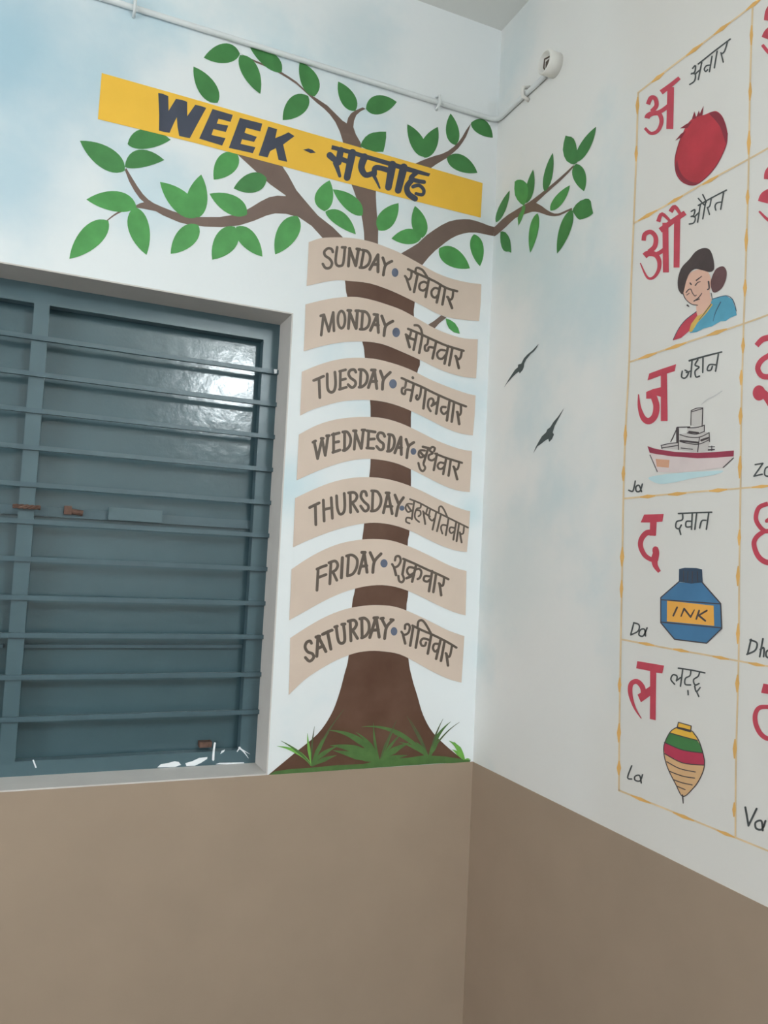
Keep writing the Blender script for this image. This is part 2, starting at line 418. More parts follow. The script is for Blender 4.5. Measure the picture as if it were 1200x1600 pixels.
# ------------------------------------------------------------------ conduit and junction box
zp = on_right(790, 181).z; PR = .0080
yj = on_right(856, 117).y
con = thing('conduit_pipe', (-.5, -.012, zp), 'white conduit pipe running level round the corner above the painted tree', 'pipe')
MB().tube([(RX+.02, -PR-.001, zp), (-.06, -PR-.001, zp)] + [(-PR-.001-.03*(1-math.sin(t)), -PR-.001-.03*(1-math.cos(t)), zp) for t in (k*math.pi/16 for k in range(9))] + [(-PR-.001, -.06, zp), (-PR-.001, yj, zp)], PR).build('pipe', M_pipe, con, True)
def clip_l(x): MB().tube([(x, -.0005, zp+.022), (x, -.0235, zp+.014), (x, -.0255, zp), (x, -.0235, zp-.014), (x, -.0005, zp-.022)], .0045, 8).build('pipe_clip', M_pipe, con, True)
for px, py in ((682, 155), (210, 8)): clip_l(on_left(px, py).x)
yc = on_right(827, 144).y
MB().tube([(-.0005, yc, zp+.022), (-.0235, yc, zp+.014), (-.0255, yc, zp), (-.0235, yc, zp-.014), (-.0005, yc, zp-.022)], .006, 8).build('pipe_clip', M_pvc, con, True)
jc = on_right(869, 103); JR = .035; JD = .044
jb = thing('junction_box', (0, jc.y, jc.z), 'round white plastic junction box open at the end of the conduit pipe', 'junction box')
v = []; f = []; n = 28
prof = [(0, JR*.2), (0, JR), (-JD+.003, JR), (-JD, JR-.003), (-JD, JR-.006), (-.012, JR-.007), (-.010, 0.0005)]
for x, r in prof:
    for i in range(n): t = 2*math.pi*i/n; v.append((x, jc.y+r*math.cos(t), jc.z+r*math.sin(t)))
for k in range(len(prof)-1):
    for i in range(n): j = (i+1) % n; f.append((k*n+i, k*n+j, (k+1)*n+j, (k+1)*n+i))
link('box_shell', v, f, M_pvc, jb, True)
MB().cyl((-.0105, jc.y, jc.z), (-.016, jc.y, jc.z), JR-.0085, 20).build('back_plate', M_plate, jb)
MB().box(-.03, -.010, jc.y-.018, jc.y+.012, jc.z-.008, jc.z+.010).build('terminal_block', M_dark, jb)
MB().tube([(-.014, jc.y+.02, jc.z-.02), (-.036, jc.y+.012, jc.z-.010), (-.042, jc.y, jc.z+.008), (-.02, jc.y-.012, jc.z+.022)], .0025, 8).build('wire', M_dark, jb, True)
MB().cyl((-PR-.001, jc.y+JR*.75, zp), (-PR-.001, jc.y+JR*.2, jc.z-.01), .013, 12).build('pipe_collar', M_pvc, jb, True)

# ------------------------------------------------------------------ tube light on the right wall, behind the viewer
TY, TZ = -3.30, 2.90
tl = thing('tube_light', (0, TY, TZ), 'white batten tube light fixed high on the right wall', 'lamp')
MB().box(-.045, 0, TY-.62, TY+.62, TZ-.02, TZ+.03).build('batten', M_pvc, tl)
MB().cyl((-.075, TY-.58, TZ), (-.075, TY+.58, TZ), .014, 14).build('tube', M_glow, tl, True)
for q in (-1, 1): MB().box(-.09, -.045, TY+q*.595-.012, TY+q*.595+.012, TZ-.018, TZ+.018).build('lamp_holder', M_pvc, tl)

# ------------------------------------------------------------------ the painted tree
A, B = Crop(80, 40, 3), Crop(400, 40, 3)
C5, C6, C7 = Crop(430, 360, 3.5294), Crop(430, 640, 3.5294), Crop(400, 880, 3.3333)
W4 = Crop(760, 180, 6)
tree = thing('painted_tree', on_left(580, 1200, .002), 'painted brown tree with green leaves and grass rising in the corner', 'tree')
trunk_l = [(530,395),(539,439),(543,465),(566,534),(570,558),(578,625),(579,651),(579,718),(577,745),(569,818),(566,842),(555,919),(550,946),(545,1023),(538,1054),(529,1087),(517,1117),(496,1147),(460,1177),(419,1211)]
trunk_r = [(727,1190),(700,1168),(676,1144),(661,1117),(652,1087),(644,1060),(638,1027),(635,953),(638,923),(637,852),(640,828),(642,759),(642,733),(642,666),(643,640),(652,582),(656,563),(647,496),(648,473),(652,425),(630,408)]
Paint('L', 2).poly(catmull(trunk_l, 4)+catmull(trunk_r, 4)).build('trunk', M_trunk, tree)
BL = [0.2]
def branch(wall, pts, crop=PX):
    BL[0] += .2; return Paint(wall, BL[0]).poly(pts, crop).build('branch', M_branch, tree)
branch('L', [(360,230),(373,243),(400,268),(422,288),(446,305),(452,322),(465,338),(487,353),(507,375),(520,400),(560,405),(535,370),(520,355),(497,337),(478,315),(463,297),(450,273),(440,258),(425,240)])
branch('L', [(1110,800),(1060,797),(1020,805),(980,825),(940,850),(900,872),(870,885),(790,897),(700,897),(620,885),(570,870),(520,850),(480,832),(455,815),(430,790),(405,755),(380,715),(352,668),(345,676),(365,730),(390,775),(415,810),(435,828),(415,833),(398,842),(395,853),(430,858),(490,870),(525,890),(560,905),(600,922),(640,932),(720,942),(800,945),(880,937),(950,915),(1010,890),(1050,880),(1100,882),(1155,897),(1170,850)], A)
Paint('L', .1).stroke([(405,847),(345,863),(300,885),(262,914)], 14, A, 5).build('twig', M_branch, tree)
branch('L', [(430,690),(448,745),(466,795),(480,840),(492,880),(500,920),(506,970),(508,1010),(510,1040),(572,1045),(572,1000),(573,950),(568,900),(565,860),(562,800),(562,760),(530,690)], B)
branch('L', [(-75,130),(0,165),(60,188),(112,213),(150,236),(190,263),(220,292),(250,320),(290,345),(335,375),(375,415),(405,445),(425,458),(432,432),(445,412),(465,398),(500,383),(514,390),(490,402),(470,420),(460,445),(456,475),(468,510),(490,548),(500,600),(420,600),(405,535),(392,495),(372,452),(345,415),(318,388),(285,362),(250,330),(218,300),(190,275),(150,248),(110,224),(60,198),(0,174)], B)
branch('L', [(640,1090),(680,1068),(725,1042),(760,1020),(800,982),(835,957),(870,935),(905,918),(940,910),(975,907),(1000,908),(1030,915),(1060,925),(1090,937),(1136,949),(1136,990),(1090,982),(1060,975),(1030,970),(1000,970),(970,975),(940,985),(915,998),(890,1015),(865,1035),(840,1055),(810,1085),(780,1122),(740,1160)], B)
branch('L', [(740,650),(770,636),(805,622),(840,610),(870,602),(900,588),(928,567),(950,545),(968,520),(985,490),(1008,458),(998,488),(985,520),(970,545),(948,575),(920,600),(895,620),(870,635),(845,650),(820,668)], B)
branch('L', [(835,525),(875,500),(915,468),(945,480),(905,512),(880,540)], C5)
branch('R', [(70,1052),(84,1040),(110,1015),(150,975),(200,935),(265,895),(330,855),(400,815),(450,778),(500,740),(550,700),(600,660),(650,618),(700,575),(750,530),(815,468),(826,477),(770,540),(720,590),(670,637),(620,680),(585,712),(550,742),(505,785),(465,822),(495,838),(520,852),(545,872),(570,890),(605,910),(640,922),(670,922),(700,913),(750,890),(800,868),(805,885),(760,905),(720,925),(680,942),(640,948),(600,945),(560,935),(525,922),(490,910),(460,905),(430,905),(385,918),(340,935),(305,948),(270,965),(225,1005),(180,1050),(140,1085),(100,1120),(84,1131),(70,1136)], W4)
LEAF_A = [((885,132),(715,150),35,55),((885,138),(980,320),46,31),((1080,218),(932,103),25,45),((780,362),(667,192),43,40),((345,680),(135,540),48,50),((345,662),(530,630),66,16),
 ((358,555),(560,535),62,30),((400,850),(165,815),35,58),((390,850),(447,1075),44,52),((268,915),(85,1093),48,56),((680,900),(510,733),45,50),((690,900),(703,698),60,36),((918,885),(742,788),38,48),
 ((1010,715),(855,763),46,44),((872,600),(762,722),45,53),((690,935),(560,1070),45,48),((860,942),(755,1097),56,48),((868,942),(990,1083),42,36),((1155,893),(1050,1073),47,50)]
LEAF_B = [((275,332),(205,168),33,48),((245,330),(125,443),42,50),((465,400),(385,262),35,34),((515,390),(660,358),49,38),((785,615),(710,462),28,36),((790,620),(852,475),40,32),((935,560),(912,412),34,26),
 ((1008,455),(1110,525),45,22),((895,618),(1038,690),42,32),((320,870),(345,725),54,30),((498,890),(360,768),27,42),((325,872),(468,978),46,18),((575,960),(668,832),42,38),((780,995),(745,845),34,36),
 ((775,995),(635,998),28,43),((858,1045),(1003,1138),42,42),((1022,978),(1050,1128),32,28)]
LEAF_W = [((90,1005),(218,705),32,36),((370,825),(438,508),30,46),((545,715),(622,352),38,40),((840,440),(1028,108),48,48),((840,455),(915,713),58,62),
 ((600,895),(783,657),43,46),((800,885),(662,1298),50,54),((478,920),(410,1290),36,46)]
light_a = {7, 8, 9, 10, 11, 12, 14, 15, 16, 17, 18}; light_b = {9, 10, 11, 12, 13, 14, 15, 16}; light_w = {5, 7}
for lst, cr, wall, lt in ((LEAF_A, A, 'L', light_a), (LEAF_B, B, 'L', light_b), (LEAF_W, W4, 'R', light_w)):
    for i, (b_, t_, l_, r_) in enumerate(lst):
        Paint(wall, 3+i*.06).leaf(b_, t_, l_, r_, cr).build('leaf', M_leaf2 if i in lt else M_leaf, tree)
LP = [4.2]
def leafp(wall, pts, crop, m_=None):
    LP[0] += .06; Paint(wall, LP[0]).poly(pts, crop).build('leaf', m_ or M_leaf, tree)
leafp('L', [(488,565),(497,543),(512,522),(530,508),(550,501),(580,497),(610,497),(610,525),(605,560),(597,592),(540,592)], B)
leafp('L', [(940,485),(965,493),(992,512),(1010,540),(1018,570),(985,562),(958,540),(945,512)], C5, M_leaf2)
leafp('R', [(350,848),(320,828),(290,795),(268,750),(261,690),(265,622),(290,606),(320,604),(348,613),(375,638),(392,690),(388,760),(370,815)], W4, M_leaf2)
leafp('R', [(822,462),(790,455),(752,430),(728,385),(716,325),(724,260),(742,190),(765,198),(795,202),(820,222),(838,265),(850,330),(856,400),(850,445)], W4)
leafp('R', [(815,872),(840,835),(880,802),(930,782),(960,785),(978,805),(984,850),(1000,920),(970,945),(930,965),(875,980),(850,965),(828,932),(805,900)], W4)
leafp('R', [(132,1092),(150,1088),(178,1097),(205,1130),(222,1170),(228,1225),(233,1290),(208,1278),(185,1280),(160,1268),(142,1235),(132,1190),(129,1140)], W4)
leafp('R', [(335,850),(365,848),(362,890),(345,940),(325,990),(300,1037),(292,965),(310,925),(330,890)], W4, M_leaf2)
# grass at the foot of the trunk
G = Crop(400, 1090, 3.3333)
Paint('L', 4).poly([(62,406),(100,384),(180,372),(280,366),(420,352),(560,346),(640,325),(720,318),(800,312),(880,300),(980,306),(1060,318),(1118,326),(1112,338),(960,343),(760,356),(560,370),(340,384),(180,397)], G).build('grass_strip', M_grass, tree)
tufts = [((290,355),[((110,253),(230,265),22),((130,225),(230,275),14),((268,185),(270,250),16),((305,150),(285,260),10),((345,215),(320,280),22),((430,250),(330,290),24),((460,60),(330,220),10),((380,180),(330,250),20),((420,300),(350,320),24)]),
 ((645,335),[((380,170),(540,180),34),((385,250),(520,250),46),((400,275),(520,300),40),((520,180),(600,230),22),((612,130),(612,240),14),((720,160),(680,230),18),((735,115),(680,220),10),((760,185),(700,240),16),((800,235),(700,275),34),((545,260),(610,290),30),((500,310),(580,315),30),((790,300),(710,310),26)]),
 ((900,315),[((550,152),(740,130),24),((720,190),(830,230),18),((740,230),(830,250),16),((785,95),(850,210),10),((800,110),(870,220),10),((830,230),(870,260),20),((1015,125),(930,190),20),((1060,128),(960,190),8),((975,110),(930,190),10),((960,215),(920,260),26)]),
 ((1085,325),[((1005,225),(1060,250),26),((1030,230),(1062,262),20),((1022,270),(1060,290),22),((1118,322),(1100,318),10)])]
random.seed(4)
for ti, (b_, bl) in enumerate(tufts):
    for i, (tip, ctl, wd) in enumerate(bl):
        g_ = M_grassl if ti == 3 or (ti == 0 and i in (0, 2)) else (M_grassd if wd <= 12 else M_grass)
        q = [tuple((1-u)**2*b_[k]+2*u*(1-u)*ctl[k]+u*u*tip[k] for k in (0, 1)) for u in (0, .17, .34, .5, .67, .84, 1)]
        Paint('L', 4.3+.1*i+.02*ti).stroke(q, wd*.35, G, 1.2, wm=wd, smooth=True, cap=False).build('grass_blade', g_, tree)

# ------------------------------------------------------------------ the heading banner
hb = thing('heading_banner', on_left(455, 250, .003), 'yellow painted banner across the tree reading WEEK in English and Hindi', 'banner')
Paint('L', 6).poly([(159,114),(300,154),(478,206),(620,247),(754,286),(751,340),(620,307),(480,270),(300,222),(153,186)]).build('ribbon', M_yel, hb)
V1, V2 = Crop(230, 130, 4.8), Crop(460, 200, 4.8)
for P in ([(83,73),(120,80),(158,97),(160,208),(215,118),(262,125),(300,140),(300,248),(360,162),(400,170),(443,185),(385,290),(320,412),(280,405),(240,395),(228,330),(222,255),(195,310),(168,372),(125,365),(88,355),(90,240)],
          [(490,193),(642,238),(625,290),(535,266),(522,303),(608,318),(590,366),(497,344),(482,388),(588,412),(562,468),(390,415),(440,305)],
          [(695,260),(863,303),(848,362),(742,334),(730,372),(822,402),(802,440),(712,420),(700,455),(812,480),(792,525),(612,485),(655,370)],
          [(908,325),(975,345),(960,412),(1015,390),(1060,368),(1105,397),(1020,460),(1050,590),(985,575),(965,487),(922,510),(903,557),(835,542),(870,440)]):
    Paint('L', 8).poly(P, V1).build('letter', M_navy, hb)
Paint('L', 8).poly([(65,162),(105,154),(135,163),(160,185),(120,188)], V2).build('dash', M_navy, hb)
h = Paint('L', 8)
h.poly([(282,128),(400,158),(640,228),(860,292),(1020,342),(1008,364),(850,328),(640,264),(400,192),(276,160)], V2)
for pts, ww, w2 in (([(348,165),(330,258)],44,44), ([(266,205),(300,235),(335,250)],46,36), ([(308,262),(325,310),(340,360)],36,22), ([(340,228),(410,256)],34,34), ([(435,185),(395,372)],52,46),
    ([(525,218),(502,295),(535,352),(600,335)],52,34), ([(595,355),(618,400),(640,450)],26,12), ([(600,345),(605,300),(655,302),(725,325)],36,36), ([(735,275),(705,445)],54,46), ([(820,295),(778,468)],54,46),
    ([(915,335),(872,378),(920,396),(972,405)],32,28), ([(885,385),(845,440),(855,492),(905,530)],38,40), ([(890,440),(935,430),(970,465),(960,500),(912,492)],26,22)):
    h.stroke(pts, ww*1.1, V2, w2*1.1)
h.build('hindi_word', M_navy, hb)

# ------------------------------------------------------------------ the seven day banners
Z1, Z2, Z3, Z4 = Crop(470,370,8), Crop(610,370,8), Crop(460,550,8), Crop(610,550,8)
Z5, Z6, Z7, Z8 = Crop(450,740,8), Crop(600,740,8), Crop(450,930,8), Crop(590,920,8)
def ring(cx, cy, rx, ry, n=12): return [(cx+rx*math.cos(2*math.pi*i/n-1.6), cy+ry*math.sin(2*math.pi*i/n-1.6)) for i in range(n+1)]
SH = {}
days = [
 ('SUNDAY', C5, [(185,65),(250,43),(330,38),(420,42),(520,60),(620,95),(700,130),(800,185),(880,230),(960,262),(1050,285),(1137,297),(1133,400),(1125,500),(1060,495),(980,485),(900,462),(800,410),(700,360),(620,325),(520,292),(420,280),(340,275),(260,287),(173,307),(180,180)],
  [(Z1,34,[[(400,190),(385,155),(340,145),(295,185),(305,235),(360,275),(390,330),(365,385),(310,390),(275,340)]]),
   (Z1,34,[[(455,130),(435,290),(450,352),(490,365),(530,330),(552,135)],[(515,132),(560,132)]]),
   (Z1,38,[[(595,365),(612,145)],[(608,145),(687,362)],[(687,362),(722,155)],[(700,152),(738,158)]]),
   (Z1,36,[[(788,175),(750,385)],[(770,165),(835,185),(868,250),(850,335),(795,382),(738,385)]]),
   (Z1,38,[[(862,408),(962,228)],[(965,225),(965,438)],[(905,345),(968,345)]]),
   (Z1,36,[[(1025,262),(1055,350)],[(1138,305),(1058,358),(1032,478)]])],
  (Z2,(58,447),42,55),
  (Z2,30,[[(220,405),(330,455),(440,505),(560,560),(700,640),(835,680)],[(265,430),(258,500),(225,535),(182,490)],[(195,505),(225,590),(248,660)],[(340,470),(295,690)],[(315,460),(318,402),(345,388),(400,415),(440,470),(470,520)],
   [(470,590),(420,562),(368,590),(365,650),(410,672),(455,640)],[(482,520),(440,750)],[(600,650),(555,640),(515,680),(520,735),(560,760),(600,720)],[(625,600),(580,820)],[(685,640),(650,845)],[(785,670),(775,760),(745,785),(710,750)],[(720,755),(770,890)]])),
 ('MONDAY', C5, [(167,408),(260,385),(350,370),(450,367),(540,385),(620,410),(700,440),(800,495),(880,540),(960,573),(1040,595),(1117,600),(1114,700),(1108,815),(1040,808),(960,787),(880,755),(800,715),(700,670),(600,630),(520,615),(440,613),(350,620),(250,640),(157,667),(163,540)],
  [(Z1,34,[[(248,988),(290,975)],[(285,980),(255,1230)],[(292,985),(350,1182)],[(350,1182),(405,945)],[(405,945),(414,1175)]]),
   (Z1,34,[ring(508,1035,45,108)]),
   (Z1,38,[[(612,925),(595,1145)],[(605,930),(690,1145)],[(708,925),(692,1145)],[(588,920),(625,922)],[(688,925),(728,925)]]),
   (Z1,36,[[(775,932),(758,1155)],[(752,930),(820,945),(860,1020),(845,1110),(800,1152),(742,1155)]]),
   (Z1,38,[[(870,1170),(955,980)],[(955,975),(970,1195)],[(905,1095),(970,1105)],[(915,970),(960,976)]]),
   (Z1,38,[[(1012,990),(1052,1100)],[(1150,1055),(1062,1115),(1040,1235)]])],
  (Z2,(72,1195),48,60),
  (Z2,30,[[(220,1150),(330,1195),(430,1240),(560,1300),(700,1360),(915,1425)],[(262,1165),(240,1245),(192,1220)],[(198,1230),(240,1380)],[(238,1265),(310,1290)],[(330,1200),(290,1412)],[(400,1230),(360,1450)],[(302,1105),(345,1110),(380,1150),(400,1230)],
   [(475,1262),(462,1340),(432,1365),(435,1418),(470,1420),(482,1380),(548,1388)],[(572,1310),(527,1520)],[(680,1420),(625,1415),(585,1460),(600,1515),(650,1522),(692,1475)],[(722,1365),(677,1585)],[(775,1390),(735,1605)],[(892,1420),(880,1500),(850,1530),(812,1490)],[(820,1495),(855,1640)]])),
 ('TUESDAY', C5, [(147,780),(230,745),(330,715),(430,702),(540,707),(640,730),(740,765),(840,815),(920,850),(1000,880),(1060,900),(1105,910),(1100,1020),(1090,1130),(1030,1122),(950,1095),(860,1050),(780,1010),(700,975),(620,950),(540,937),(460,935),(370,943),(280,965),(200,990),(137,1022),(142,900)],
  [(Z3,36,[[(242,355),(300,332),(365,302)],[(308,335),(318,570)]]),
   (Z3,36,[[(410,275),(415,450),(450,502),(495,485),(515,400),(507,252)]]),
   (Z3,34,[[(575,240),(572,462)],[(565,242),(640,222)],[(575,352),(640,336)],[(562,468),(650,440)]]),
   (Z3,36,[[(768,252),(748,222),(700,228),(678,272),(702,322),(758,365),(762,412),(720,445),(672,408)]]),
   (Z3,36,[[(832,222),(822,440)],[(808,220),(870,228),(912,290),(900,380),(850,432),(808,440)]]),
   (Z3,38,[[(925,445),(998,228)],[(1000,225),(1030,455)],[(950,370),(1028,365)],[(962,225),(1010,226)]]),
   (Z3,38,[[(1075,238),(1110,338)],[(1198,255),(1115,345),(1100,465)]])],
  (Z4,(32,398),48,58),
  (Z4,30,[[(140,325),(250,375),(400,440),(560,520),(740,600),(860,650),(945,680)],[(279,319),(282,325)],[(197,362),(182,440),(147,455),(145,510),(180,525),(195,472),(272,482)],[(292,400),(252,610)],[(385,442),(372,540),(342,595),(320,570),(332,542)],[(442,465),(412,705)],
   [(502,740),(470,680),(480,600),(520,582),(540,620),(518,668)],[(515,672),(580,632)],[(605,550),(572,770)],[(690,690),(642,690),(635,740),(670,775),(715,740)],[(738,622),(706,855)],[(795,640),(766,870)],[(882,670),(880,760),(855,790),(832,748)],[(838,750),(860,900)]])),
 ('WEDNESDAY', C6, [(130,138),(220,90),(310,60),(400,45),(500,40),(600,48),(700,78),(800,125),(890,170),(980,205),(1040,222),(1085,228),(1080,340),(1073,455),(1010,447),(930,420),(840,375),(760,335),(680,300),(600,280),(520,272),(440,277),(340,300),(230,340),(118,390),(124,260)],
  [(Z3,36,[[(248,1122),(290,1330)],[(290,1332),(345,1088)],[(345,1088),(385,1292)],[(385,1292),(420,1050)],[(232,1128),(265,1112)],[(335,1080),(360,1080)],[(402,1048),(435,1045)]]),
   (Z3,36,[[(490,1022),(490,1250)],[(472,1035),(560,1012)],[(490,1132),(555,1120)],[(480,1255),(570,1225)]]),
   (Z3,36,[[(628,1002),(626,1230)],[(605,1000),(662,1002),(703,1080),(690,1170),(640,1225),(610,1230)]]),
   (Z3,36,[[(748,1215),(765,988)],[(755,988),(835,1205)],[(838,1205),(862,978)],[(738,985),(772,985)],[(845,975),(882,975)]]),
   (Z3,36,[[(930,988),(917,1200)],[(908,985),(1010,1000)],[(925,1092),(1000,1087)],[(905,1200),(990,1205)]]),
   (Z3,36,[[(1128,1055),(1108,1018),(1060,1012),(1038,1060),(1065,1110),(1112,1150),(1108,1208),(1070,1222),(1028,1180)]]),
   (Z4,36,[[(-8,1035),(-28,1240)],[(-25,1030),(30,1045),(52,1110),(38,1190),(0,1235),(-38,1240)]]),
   (Z4,38,[[(55,1260),(128,1068)],[(132,1065),(137,1280)],[(80,1195),(140,1195)]]),
   (Z4,36,[[(195,1092),(225,1180)],[(292,1130),(227,1185),(205,1322)]])],
  (Z4,(288,1243),36,42),
  (Z4,28,[[(405,1185),(480,1202)],[(560,1270),(700,1325),(895,1385)],[(432,1232),(370,1232),(352,1280),(380,1318),(430,1292)],[(368,1245),(420,1305)],[(472,1205),(415,1390)],[(350,1388),(370,1460),(405,1490),(435,1450),(415,1408)],
   [(545,1240),(555,1202),(520,1188),(492,1230),(530,1265),(482,1290),(480,1338),(520,1355),(562,1330)],[(582,1272),(542,1475)],[(670,1390),(620,1382),(590,1420),(610,1460),(650,1455),(680,1420)],[(697,1330),(660,1525)],[(755,1345),(727,1545)],[(860,1380),(845,1450),(820,1470),(787,1432)],[(795,1438),(835,1590)]])),
 ('THURSDAY', C6, [(110,488),(200,445),(300,405),(400,380),(500,372),(600,380),(700,405),(800,445),(900,495),(980,530),(1040,552),(1075,560),(1068,670),(1057,785),(1000,778),(920,752),(840,715),(760,675),(680,645),(600,628),(520,625),(430,638),(330,665),(220,705),(150,735),(98,760),(104,620)],
  [(Z5,36,[[(270,425),(330,395),(390,367)],[(342,400),(348,638)]]),
   (Z5,36,[[(442,332),(452,592)],[(540,302),(555,558)],[(445,450),(550,426)]]),
   (Z5,36,[[(607,278),(617,430),(648,505),(695,485),(710,400),(703,248)]]),
   (Z5,36,[[(777,242),(782,485)],[(757,240),(830,238),(862,282),(840,338),(790,365)],[(805,368),(872,475)]]),
   (Z5,36,[[(983,275),(968,228),(927,228),(912,290),(950,350),(1002,400),(998,452),(955,466),(908,405)]]),
   (Z5,36,[[(1062,218),(1052,465)],[(1045,215),(1118,228),(1162,310),(1150,400),(1100,458),(1040,468)]]),
   (Z6,36,[[(-8,490),(48,248)],[(52,245),(102,502)],[(20,410),(100,410)],[(25,240),(65,242)]]),
   (Z6,36,[[(137,268),(185,385)],[(243,300),(182,395),(152,528)]])],
  (Z6,(225,432),32,32),
  (Z6,22,[[(325,320),(450,370),(600,450),(760,530),(900,600),(1050,675)],[(350,380),(292,380),(270,430),(300,480),(345,460)],[(292,392),(340,468)],[(377,345),(347,570)],[(345,560),(285,552),(277,600),(320,622)],
   [(462,378),(455,425),(410,440),(387,500),(392,560),(440,605)],[(402,455),(450,465),(458,510),(430,535)],[(545,425),(520,500),(487,470)],[(492,480),(515,630)],[(520,500),(572,535)],[(578,445),(562,540),(600,588),(630,560)],[(652,490),(607,700)],
   [(712,510),(662,720)],[(685,480),(690,422),(720,412),(755,460),(790,540)],[(790,650),(732,642),(712,680),(730,750)],[(807,560),(772,770)],[(880,680),(832,672),(817,710),(840,745),(880,720)],[(902,610),(867,825)],[(937,630),(907,845)],[(1000,665),(990,745),(960,755)],[(948,735),(970,860)]])),
 ('FRIDAY', C6, [(90,880),(180,820),(270,772),(360,738),(450,720),(540,713),(640,722),(740,755),(840,800),(930,845),(1000,875),(1055,890),(1053,1000),(1050,1135),(980,1115),(890,1075),(800,1030),(720,995),(640,973),(560,968),(470,980),(370,1010),(270,1055),(170,1110),(77,1162),(84,1020)],
  [(Z5,36,[[(377,1190),(362,1458)],[(362,1195),(420,1168),(480,1147)],[(372,1302),(475,1262)]]),
   (Z5,36,[[(537,1112),(522,1378)],[(512,1115),(588,1093),(622,1140),(600,1200),(547,1235)],[(565,1238),(610,1333)]]),
   (Z5,40,[[(680,1052),(667,1303)]]),
   (Z5,36,[[(757,1032),(742,1275)],[(732,1030),(800,1018),(862,1070),(858,1170),(810,1253),(742,1278)]]),
   (Z5,38,[[(885,1248),(953,990)],[(952,985),(988,1233)],[(910,1160),(985,1152)],[(922,985),(965,985)]]),
   (Z5,38,[[(1027,988),(1075,1095)],[(1163,1003),(1080,1100),(1060,1235)]])],
  (Z6,(0,1122),45,52),
  (Z6,30,[[(240,1065),(380,1125),(540,1200),(680,1260),(805,1320)],[(137,1085),(150,1038),(192,1036),(208,1090),(180,1148),(132,1172),(102,1132)],[(128,1178),(150,1268)],[(262,1080),(230,1260)],[(180,1280),(190,1340),(225,1358),(250,1320),(235,1270)],
   [(380,1180),(312,1172),(288,1220),(320,1268),(375,1240)],[(402,1140),(352,1350)],[(390,1200),(440,1192),(467,1230),(450,1298),(420,1318)],[(375,1268),(282,1308)],[(570,1285),(512,1282),(497,1330),(540,1350),(577,1320)],[(602,1220),(562,1470)],[(652,1250),(617,1480)],[(752,1300),(740,1390),(715,1400),(687,1370)],[(695,1378),(715,1520)]])),
 ('SATURDAY', C7, [(178,390),(270,330),(370,275),(470,238),(560,222),(640,218),(730,228),(820,262),(910,305),(1000,350),(1085,380),(1078,500),(1070,622),(1000,602),(910,560),(830,515),(750,475),(670,460),(590,457),(510,470),(420,505),(330,555),(250,610),(170,687),(175,540)],
  [(Z7,38,[[(293,600),(275,573),(232,592),(214,650),(247,708),(305,732),(320,780),(270,826),(218,780)]]),
   (Z7,40,[[(360,763),(375,512)],[(377,512),(473,703)],[(365,670),(440,632)],[(350,524),(395,512)]]),
   (Z7,40,[[(432,490),(490,462),(550,437)],[(495,465),(535,673)]]),
   (Z7,38,[[(602,392),(627,560),(665,602),(706,575),(706,470),(692,362)],[(585,398),(615,388)],[(672,365),(712,360)]]),
   (Z7,38,[[(777,322),(787,570)],[(752,325),(828,313),(857,360),(830,418),(792,440)],[(808,440),(868,540)]]),
   (Z7,38,[[(922,292),(927,533)],[(898,295),(958,288),(1008,340),(1012,440),(970,508),(920,533)]]),
   (Z7,40,[[(1022,528),(1098,288)],[(1102,282),(1140,523)],[(1050,440),(1130,432)],[(1075,285),(1120,281)]]),
   (Z8,38,[[(50,372),(105,480)],[(188,392),(112,480),(87,622)],[(42,372),(72,368)],[(165,385),(195,390)]])],
  (Z8,(205,532),41,53),
  (Z8,30,[[(435,460),(560,520),(700,580),(860,660),(985,735)],[(342,500),(347,452),(383,443),(403,480),(385,548),(332,576),(298,537)],[(318,575),(345,683)],[(447,470),(407,710)],[(517,500),(477,735)],[(500,470),(512,408),(555,394),(600,440),(665,555)],
   [(650,640),(572,622),(537,660),(552,708),(590,710),(605,672)],[(672,570),(627,810)],[(760,690),(712,690),(692,740),(720,785),(762,750)],[(787,640),(732,875)],[(837,660),(792,900)],[(930,710),(907,828),(882,850),(852,805)],[(860,812),(880,958)]]))]
place = ['topmost of the seven', 'second from the top', 'third from the top', 'middle of the seven', 'third from the bottom', 'second from the bottom', 'lowest of seven']
for k, (day, cr, outline, letters, dot, hindi) in enumerate(days):
    c = cr([outline[len(outline)//2]])[0]
    t = thing('day_banner', on_left(600, c[1]-20, .003), 'tan painted ribbon reading %s in English and Hindi, %s' % (day, place[k]), 'banner', 'ribbons with the days of the week')
    i = max(range(len(outline)), key=lambda q: outline[q][0])
    outline = catmull(outline[:i+1], 3)+[outline[i+1]]+catmull(outline[i+2:-1], 3)+[outline[-1]]
    Paint('L', 6).poly(outline, cr).build('ribbon', M_tan, t)
    for crp, wd, strokes in letters:
        p = Paint('L', 8)
        for q in strokes: p.stroke(q, wd, crp)
        p.build('letter', M_ink, t)
    Paint('L', 8.4).ell(dot[1], dot[2], dot[3], dot[0]).build('dot', M_dot, t)
    p = Paint('L', 8)
    for i, q in enumerate(hindi[2]): p.stroke(q, hindi[1]*(1.0 if len(q) != 2 else 1.12), hindi[0])
    p.build('hindi_word', M_ink, t)

